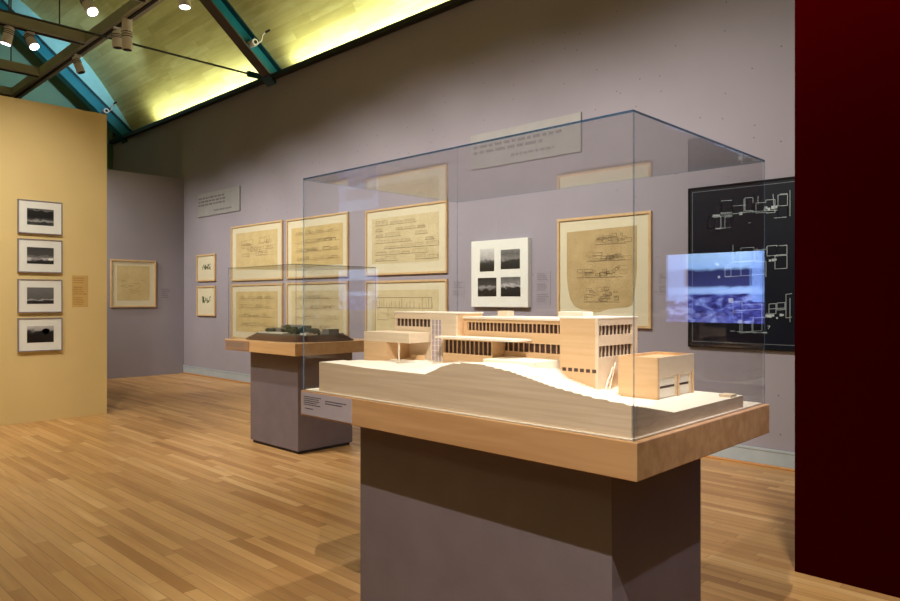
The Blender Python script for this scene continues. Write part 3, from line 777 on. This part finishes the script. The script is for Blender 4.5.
cover(BX0 + .003, BX1 - .017, BY0 + .010, BY1 - .002, 1.05, 1.985, 'tall clear acrylic cover with blue edges over the pale wooden building model', .007, M_edge, M_edgev)
M_edgec = edge_mat('brownish_clear_edge', (120, 104, 96), .5)
cover(-6.59, -5.372, 3.566, 4.498, 1.05, 1.772, 'low clear cover over the dark landscape model on the smaller pedestal', .006, M_edgec, M_edgec)

# board labels
L1 = Loc('y', BY0)
def blabel(L, x0, x1, z0, z1, label, mat, tm, rows, seed):
    t = thing('exhibit_label', label, 'label', tuple(L.p((x0 + x1) / 2, z0, 0)), 'labels on the front of the boards')
    m = L.box(MB(), x0, x1, z0, z1, 0, .004); q = len(m.f); rnd = random.Random(seed); W = x1 - x0; H = z1 - z0
    for (a, b, c, d, n) in rows: text_rows(L, m, x0 + W * a, x0 + W * b, z0 + H * c, z0 + H * d, n, .004, rnd, hh=.42)
    for i in range(q, len(m.f)): m.mi[i] = 1
    build('card', m, [mat, tm], t)
blabel(L1, -2.608, -2.258, .948, 1.045, 'pale label with two columns of print on the front left of the large board', M_labelw, M_textk, [(.05, .42, .42, .86, 5), (.5, .94, .58, .8, 2), (.08, .36, .24, .34, 1)], 31)
blabel(Loc('y', 3.544), -6.60, -6.14, .948, 1.04, 'dim brownish label on the left end of the smaller board', plain('brown_shaded_label', (150, 118, 96), .7), M_text, [(.06, .9, .3, .8, 4)], 32)

# ---------- pale wooden building model ---------------------------------
MX0, MX1, MY0, MY1 = -2.52, -1.012, 1.792, 2.60
mod = thing('architectural_model', 'pale wooden model of a long flat-roofed building on a hillside, inside the tall cover', 'model', ((MX0 + MX1) / 2, (MY0 + MY1) / 2, 1.05))
def interp(pts, x):
    if x <= pts[0][0]: return pts[0][1]
    for (a, b), (c, d) in zip(pts[:-1], pts[1:]):
        if x <= c: return b + (d - b) * (x - a) / (c - a)
    return pts[-1][1]
ff = [(-2.52, 1.180), (-1.861, 1.176), (-1.80, 1.198), (-1.778, 1.209), (-1.72, 1.224), (-1.66, 1.230), (-1.57, 1.229), (-1.4545, 1.215), (-1.36, 1.196), (-1.2866, 1.180), (-1.2, 1.168), (-1.1485, 1.161), (-1.012, 1.150)]
gg = [(-2.52, 1.179), (-2.1, 1.179), (-2.0, 1.196), (-1.75, 1.198), (-1.60, 1.199), (-1.54, 1.186), (-1.51, 1.158), (-1.38, 1.124), (-1.32, 1.10), (-1.012, 1.098)]
def hgt(x, y):
    yb_ = 2.2 if x < -1.4 else 2.2 - (x + 1.4) * .35
    t_ = min(max((y - MY0) / (yb_ - MY0), 0), 1)
    t_ = t_ * t_ * (3 - 2 * t_) if x < -1.4 else t_
    h = interp(ff, x) * (1 - t_) + interp(gg, x) * t_
    w = mnoise.noise(Vector((x * 5, y * 5, 0))) * .006 * (1 if x < -1.2 else .3)
    h = h + w * (4 * t_ * (1 - t_))
    if y > 2.3 and x < -1.35: h = min(h, 1.179)
    return h
LY = .0045
def stepped(h):
    k = math.floor(h / LY); f = h / LY - k
    f = min(max((f - .8) / .2, 0), 1)
    return (k + f) * LY
NX, NY = 340, 180
tm = MB()
gv = [[Vector((MX0 + (MX1 - MX0) * i / NX, MY0 + (MY1 - MY0) * j / NY, 0)) for i in range(NX + 1)] for j in range(NY + 1)]
for row in gv:
    for p in row: p.z = stepped(hgt(p.x, p.y))
tm.v = [p for row in gv for p in row]
def addf(ids, mi): tm.f.append(ids); tm.uv.append([(0, 0)] * len(ids)); tm.mi.append(mi)
for j in range(NY):
    for i in range(NX):
        a = j * (NX + 1) + i; addf([a, a + 1, a + NX + 2, a + NX + 1], 0)
def skirt(ids, rev):
    n = len(tm.v); tm.v += [Vector((tm.v[i].x, tm.v[i].y, 1.05)) for i in ids]
    for k in range(len(ids) - 1):
        q = [n + k, n + k + 1, ids[k + 1], ids[k]]
        addf(q if not rev else q[::-1], 1)
skirt(list(range(NX + 1)), False)
skirt([NY * (NX + 1) + i for i in range(NX + 1)], True)
skirt([j * (NX + 1) for j in range(NY + 1)], True)
skirt([j * (NX + 1) + NX for j in range(NY + 1)], False)
build('terrain', tm, [M_modelr, M_terr], mod)
# shallow pale strip of the base plate at the foot of the right side
def solid(name, x0, x1, y0, y1, z0, z1, mat, par=None, bev=.0008):
    return build(name, MB().box(x0, x1, y0, y1, z0, z1), mat, par or mod, bev=bev)
def facade(name, L, u0, u1, v0, v1, th, bands, mat, win, par):
    """skin with window bands cut through it; each band holds a dark sheet for the shaded interior and single mullions"""
    m = MB(); z = v0
    spans = []
    for (a, b, c, d, n) in sorted(bands, key=lambda q: q[2]): spans.append((c, d))
    for (a, b, c, d, n) in sorted(bands, key=lambda q: q[2]):
        if c > z: L.box(m, u0, u1, z, c, 0, th)
        if a > u0: L.box(m, u0, a, c, d, 0, th)
        if b < u1: L.box(m, b, u1, c, d, 0, th)
        z = d
    L.box(m, u0, u1, z, v1, 0, th)
    f = build(name, m, mat, par)
    for (a, b, c, d, n) in bands:
        w = build('window_band', L.box(MB(), a, b, c, d, 0, .002), win, par)
        if not n: continue
        for k in range(n + 1):
            x = a + (b - a) * k / n
            build('mullion', L.box(MB(), x - .0016, x + .0016, c, d, .002, .007), mat, w)
    return f
ZB = 1.06
# left pavilion (low, open corner)
solid('base_plate', BX0 + .0115, BX1 - .0255, BY0 + .0185, BY1 - .0105, 1.05, 1.0535, M_modelr)
solid('pavilion_wall', -2.51, -2.355, 2.032, 2.30, ZB, 1.262, M_modelb)
solid('pavilion_roof', -2.51, -2.206, 2.032, 2.172, 1.262, 1.305, M_model)
solid('pavilion_floor', -2.36, -2.20, 2.06, 2.17, 1.17, 1.184, M_modelr)
solid('porch_column', -2.285, -2.279, 2.040, 2.046, 1.17, 1.262, M_modelr)
solid('porch_screen', -2.29, -2.206, 2.12, 2.126, 1.17, 1.205, M_modelb)
solid('garden_wall', -2.352, -2.32, 2.05, 2.055, 1.17, 1.185, M_modelr)
# upper left block with stair window
Lb = Loc('y', 2.182)
solid('left_block', -2.452, -2.059, 2.182, 2.34, ZB, 1.388, M_modelb)
gx0, gx1 = -2.206, -2.142
facade('left_block_face', Lb, -2.452, -2.059, ZB, 1.388, .012, [(-2.445, gx0 - .012, 1.328, 1.362, 9)], M_model, M_win, mod)
sg = build('stair_window', Lb.box(MB(), gx0, gx1, 1.18, 1.362, .012, .0135), M_winblue, mod)
for k in range(4): build('glazing_bar', Lb.box(MB(), gx0 + (gx1 - gx0) * k / 3 - .001, gx0 + (gx1 - gx0) * k / 3 + .001, 1.18, 1.362, .0135, .016), M_modelr, sg)
for k in range(9): build('glazing_bar', Lb.box(MB(), gx0, gx1, 1.18 + .182 * k / 8 - .0007, 1.18 + .182 * k / 8 + .0007, .0135, .0155), M_modelr, sg)
solid('left_block_parapet', -2.455, -2.057, 2.168, 2.345, 1.388, 1.394, M_modelr)
# main range
Lm = Loc('y', 2.232)
solid('main_block', -2.059, -1.5466, 2.232, 2.50, ZB, 1.368, M_modelb)
facade('main_face', Lm, -2.059, -1.5466, ZB, 1.368, .012, [(-2.04, -1.552, 1.318, 1.353, 24), (-1.845, -1.552, 1.240, 1.276, 11)], M_modelb, M_win, mod)
solid('main_roof', -2.059, -1.5466, 2.212, 2.50, 1.368, 1.376, M_modelr)
# lower projecting wing with canopy
Lw = Loc('y', 2.157)
solid('wing_block', -2.112, -1.8355, 2.157, 2.232, ZB, 1.284, M_modelb)
facade('wing_face', Lw, -2.112, -1.8355, ZB, 1.284, .012, [(-2.108, -1.84, 1.222, 1.278, 11)], M_modelb, M_win, mod)
cm = MB(); pts = [(-2.12, 2.222), (-2.12, 2.10), (-1.715, 2.10), (-1.700, 2.105), (-1.692, 2.118), (-1.690, 2.14), (-1.690, 2.222)]
cm.face([(x, y, 1.294) for x, y in pts]); cm.face([(x, y, 1.286) for x, y in reversed(pts)])
for (a, b) in zip(pts, pts[1:] + pts[:1]): cm.face([(a[0], a[1], 1.286), (b[0], b[1], 1.286), (b[0], b[1], 1.294), (a[0], a[1], 1.294)])
build('canopy', cm, M_modelr, mod)
solid('terrace_slab', -1.80, -1.555, 2.05, 2.222, 1.18, 1.219, M_modelr)
solid('roof_light', -1.996, -1.944, 2.37, 2.42, 1.376, 1.400, M_model)
# tower
Lt = Loc('y', 2.215); TX1 = -1.38; TX0 = -1.5466
solid('tower', TX0 + .001, TX1 - .0124, 2.215, 2.49, ZB, 1.378, M_modelb)
sm6 = facade('tower_face', Lt, TX0, TX1 - .0122, ZB, 1.378, .012, [], M_modelb, M_win, mod)
for k in range(6):
    x = -1.535 + k * .0262
    build('small_window', Lt.box(MB(), x, x + .017, 1.181, 1.194, .012, .0128), M_win, mod)
Ls = Loc('x', TX1 - .012)
facade('tower_side', Ls, 2.203, 2.49, ZB, 1.378, .012, [(2.212, 2.452, 1.318, 1.354, 9), (2.212, 2.452, 1.238, 1.279, 9)], M_model, M_win, mod)
solid('tower_roof', TX0 - .002, TX1 + .002, 2.201, 2.492, 1.378, 1.384, M_modelr)
solid('roof_box', -1.63, -1.513, 2.31, 2.38, 1.376, 1.402, M_modelr)
# garage
GX0, GX1, GY0, GY1 = -1.3355, -1.179, 2.27, 2.555
gm = MB()
gm.box(GX0, GX1, GY0, GY0 + .008, ZB, 1.245); gm.box(GX0, GX1 - .0082, GY1 - .008, GY1, ZB, 1.245); gm.box(GX0, GX0 + .008, GY0 + .0081, GY1 - .0081, ZB, 1.245)
build('garage_walls', gm, M_modelb, mod)
gr = MB(); Lg = Loc('x', GX1 - .008)
Lg.box(gr, GY0 + .0082, GY1, 1.175, 1.245, 0, .008); Lg.box(gr, GY0 + .0082, GY0 + .014, ZB, 1.175, 0, .008)
Lg.box(gr, GY0 + .14, GY0 + .158, ZB, 1.175, 0, .008); Lg.box(gr, GY1 - .03, GY1, ZB, 1.175, 0, .008)
build('garage_front', gr, M_model, mod)
solid('garage_roof', GX0 + .008, GX1 - .008, GY0 + .008, GY1 - .008, 1.225, 1.235, M_modelb)
for (a, b) in ((GY0 + .014, GY0 + .14), (GY0 + .158, GY1 - .03)):
    d = build('garage_door', Lg.box(MB(), a, b, 1.10, 1.175, -.004, .001), M_modelr, mod)
    build('door_slit', Lg.box(MB(), a + .004, b - .004, 1.134, 1.142, .001, .0018), M_win, d)
build('garage_column', MB().cyl((GX1 + .004, GY0 + .149, 1.095), (GX1 + .004, GY0 + .149, 1.180), .003), M_modelb, mod)
build('garage_column', MB().cyl((GX1 + .004, GY1 - .02, 1.095), (GX1 + .004, GY1 - .02, 1.185), .003), M_modelb, mod)
# outside stair leaning on the tower side
sx = TX1 + .012
st = MB(); st.tube([(sx, 2.235, 1.115), (sx, 2.25, 1.15), (sx, 2.272, 1.175), (sx, 2.285, 1.20)], .003, 6)
st.tube([(sx, 2.262, 1.115), (sx, 2.28, 1.16), (sx, 2.30, 1.205), (sx, 2.305, 1.215)], .003, 6)
for k in range(5):
    st.cyl((sx, 2.24 + .01 * k, 1.125 + .016 * k), (sx, 2.266 + .009 * k, 1.13 + .018 * k), .0015, n=6)
build('outdoor_stair', st, M_modelr, mod)
# small wedge at the far right edge of the plate
solid('plate_block', -1.06, -1.016, 2.50, 2.55, 1.098, 1.108, M_model)

# ---------- dark landscape model on the second table ----------------
m2 = thing('landscape_model', 'dark brown landscape model with green trees and grey flat roofs under the low cover', 'model', (-5.98, 4.03, 1.05))
def outline(s, seed):
    rnd = random.Random(seed); o = []
    for k in range(40):
        q = 2 * PI * k / 40
        ex = abs(math.cos(q)) ** .6 * math.copysign(1, math.cos(q)); ey = abs(math.sin(q)) ** .6 * math.copysign(1, math.sin(q))
        w = 1 + .05 * math.sin(q * 3 + seed) + .03 * math.sin(q * 5)
        o.append((-5.98 + ex * .56 * s * w / 1.05, 4.03 + ey * .42 * s * w / 1.05))
    return o
for k in range(5):
    o = outline(1 - .045 * k, 1.2); z0 = 1.05 + .013 * k; z1 = z0 + .013
    m = MB(); m.face([(x, y, z1) for x, y in o])
    for a, b in zip(o, o[1:] + o[:1]): m.face([(a[0], a[1], z0), (b[0], b[1], z0), (b[0], b[1], z1), (a[0], a[1], z1)])
    build('contour_layer', m, plain('dark_cork_layer', (92 + 3 * k, 58 + 3 * k, 42 + 3 * k), .8) if k < 4 else plain('grey_green_ground', (96, 92, 78), .9), m2)
ZM = 1.115
M_pale = plain('pale_grey_model_card', (196, 192, 180), .7); M_gree = plain('dark_green_model_foliage', (32, 52, 36), .9, var=.3, scale=40); M_mg = plain('grey_model_block', (104, 104, 100), .7)
def mp(px, y): return on_y(px, 300, y)[0]
for (pa, pb, y, dz, mt) in ((258, 283, 3.72, .012, M_pale), (266, 281, 3.86, .045, M_mg), (272, 296, 3.98, .02, M_pale), (281, 302, 4.12, .065, M_mg), (300, 318, 3.75, .02, M_pale), (318, 346, 3.86, .012, M_pale), (322, 338, 4.0, .05, M_mg), (330, 352, 3.75, .008, M_pale)):
    xa, xb = mp(pa, y), mp(pb, y); xb = min(xb, -5.47)
    if xb - xa > .02: build('model_house', MB().box(xa, xb, y, y + .12, ZM, ZM + dz), mt, m2, bev=.001)
rnd = random.Random(9)
for (px, y, s) in ((268, 3.80, .028), (273, 3.84, .03), (284, 3.9, .024), (288, 3.86, .036), (291, 3.82, .034), (294, 3.95, .04), (287, 4.02, .045), (297, 3.85, .03), (302, 4.0, .034), (336, 3.88, .034), (341, 3.84, .042), (345, 3.88, .038), (331, 3.9, .024), (350, 3.9, .022), (309, 4.1, .028)):
    x = mp(px, y)
    if x > -5.5: x = -5.5
    bm = bmesh.new(); bmesh.ops.create_icosphere(bm, subdivisions=2, radius=s)
    m = MB()
    for v_ in bm.verts: v_.co *= 1 + rnd.uniform(-.18, .18); v_.co.z *= .85
    m.v = [v_.co + Vector((x, y, ZM + s * .8)) for v_ in bm.verts]; m.f = [[w.index for w in f.verts] for f in bm.faces]
    m.uv = [[(0, 0)] * 3 for _ in m.f]; m.mi = [0] * len(m.f); bm.free()
    tr = build('model_tree', m, M_gree, m2)
    build('trunk', MB().cyl((x, y, ZM - .002), (x, y, ZM + s * .5), .003, n=6), M_trunk_shade, tr)

# ---------- lighting --------------------------------------------------
# cove strips behind the wall-top ledge, one per ceiling bay
GREEN = (238, 247, 206)
for x0, x1, pw in ((-14.9, -10.6, 50), (-9.7, -4.0, 72)):
    area(((x0 + x1) / 2, 6.27, 5.145), (math.radians(180 + 6), 0, 0), x1 - x0, .12, pw, GREEN)
    # the strip lamp housings
    tag(build('cove_light_housing', MB().box(x0, x1, 6.21, 6.33, 5.09, 5.14), M_can, bev=.004), 'long cove lamp on the wall ledge lighting the ' + ('far' if x0 < -10 else 'near') + ' ceiling bay', 'lamp', 'cove lamps')
spot((-12.4, 5.2, 5.7), (-16.3, 5.0, 6.5), 420, 52, 1, (205, 238, 255), .05)  # added lamp without a fixture, brightens the light blue infill panel
# picture lights
for x, z, pw, cone in ((-12.9, 1.6, 330, 66), (-11.3, 1.6, 440, 70), (-9.7, 1.6, 480, 76), (-8.1, 1.7, 480, 80), (-6.6, 1.8, 470, 84), (-5.1, 1.8, 440, 84), (-3.7, 1.8, 380, 82), (-2.3, 1.9, 310, 84)):
    spot((x + .25, 2.94, 4.25), (x, YW, z), pw * .88, cone, 1, WARM)
spot((-10.8, 1.6, 4.3), (XG, 4.0, 1.5), 460, 58, 1, WARM)
# yellow wall
for y, pw in ((2.1, 270), (.6, 300)):
    spot((-6.7, y - .2, 4.25), (XY, y + .1, 1.8), pw, 76, 1, WARM)
# table 1
spot((-.30, -.10, 4.05), (-1.75, 2.0, 1.1), 620, 66, .8, WARM, .02)
spot((-1.2, 2.6, 4.3), (-1.75, 2.15, 1.1), 470, 44, .9, WARM, .04)
# table 2
spot((-6.1, 1.75, 4.3), (-6.0, 3.9, .9), 330, 56, .9, WARM, .02)
# floor pools
spot((-7.5, .4, 4.25), (-6.6, 2.6, 0), 520, 84, 1, WARM, .08)
spot((-.8, 3.0, 4.25), (-1.2, 4.8, 0), 300, 70, 1, WARM, .08)
spot((.5, 2.35, 4.2), (-1.3, 2.4, 1.15), 260, 26, 1, (255, 246, 246), .03)  # side lamp added to brighten the right faces of the model
# unseen fill lamp added behind the camera to brighten vault and upper wall
area((-7, -5.7, 5.4), (math.radians(180 + 22), 0, 0), 24, .3, 380, (255, 250, 222))
# ---------- camera, world, view --------------------------------------
cam = bpy.data.cameras.new('camera'); co_ = bpy.data.objects.new('camera', cam); C.objects.link(co_)
cam.sensor_width = 36; cam.lens = 36 * F / 900; cam.shift_y = -1 / 900; cam.clip_start = .05; cam.clip_end = 100
co_.location = (0, 0, EYE); co_.rotation_euler = (PI / 2, 0, math.atan2(.6946, .7194))
sc = bpy.context.scene; sc.camera = co_
w = bpy.data.worlds.new('world'); sc.world = w; w.use_nodes = True
w.node_tree.nodes['Background'].inputs[0].default_value = (.8, .85, 1, 1); w.node_tree.nodes['Background'].inputs[1].default_value = .02
sc.view_settings.view_transform = 'Standard'; sc.view_settings.look = 'None'; sc.view_settings.gamma = 1; sc.view_settings.use_curve_mapping = False
sc.view_settings.exposure = 0
sc.cycles.use_denoising = True
sc.cycles.transparent_max_bounces = 32
sc.cycles.max_bounces = 10; sc.cycles.diffuse_bounces = 5; sc.cycles.glossy_bounces = 6
sc.cycles.sample_clamp_indirect = 6
for o in bpy.data.objects:
    if '_o' in o: del o['_o']
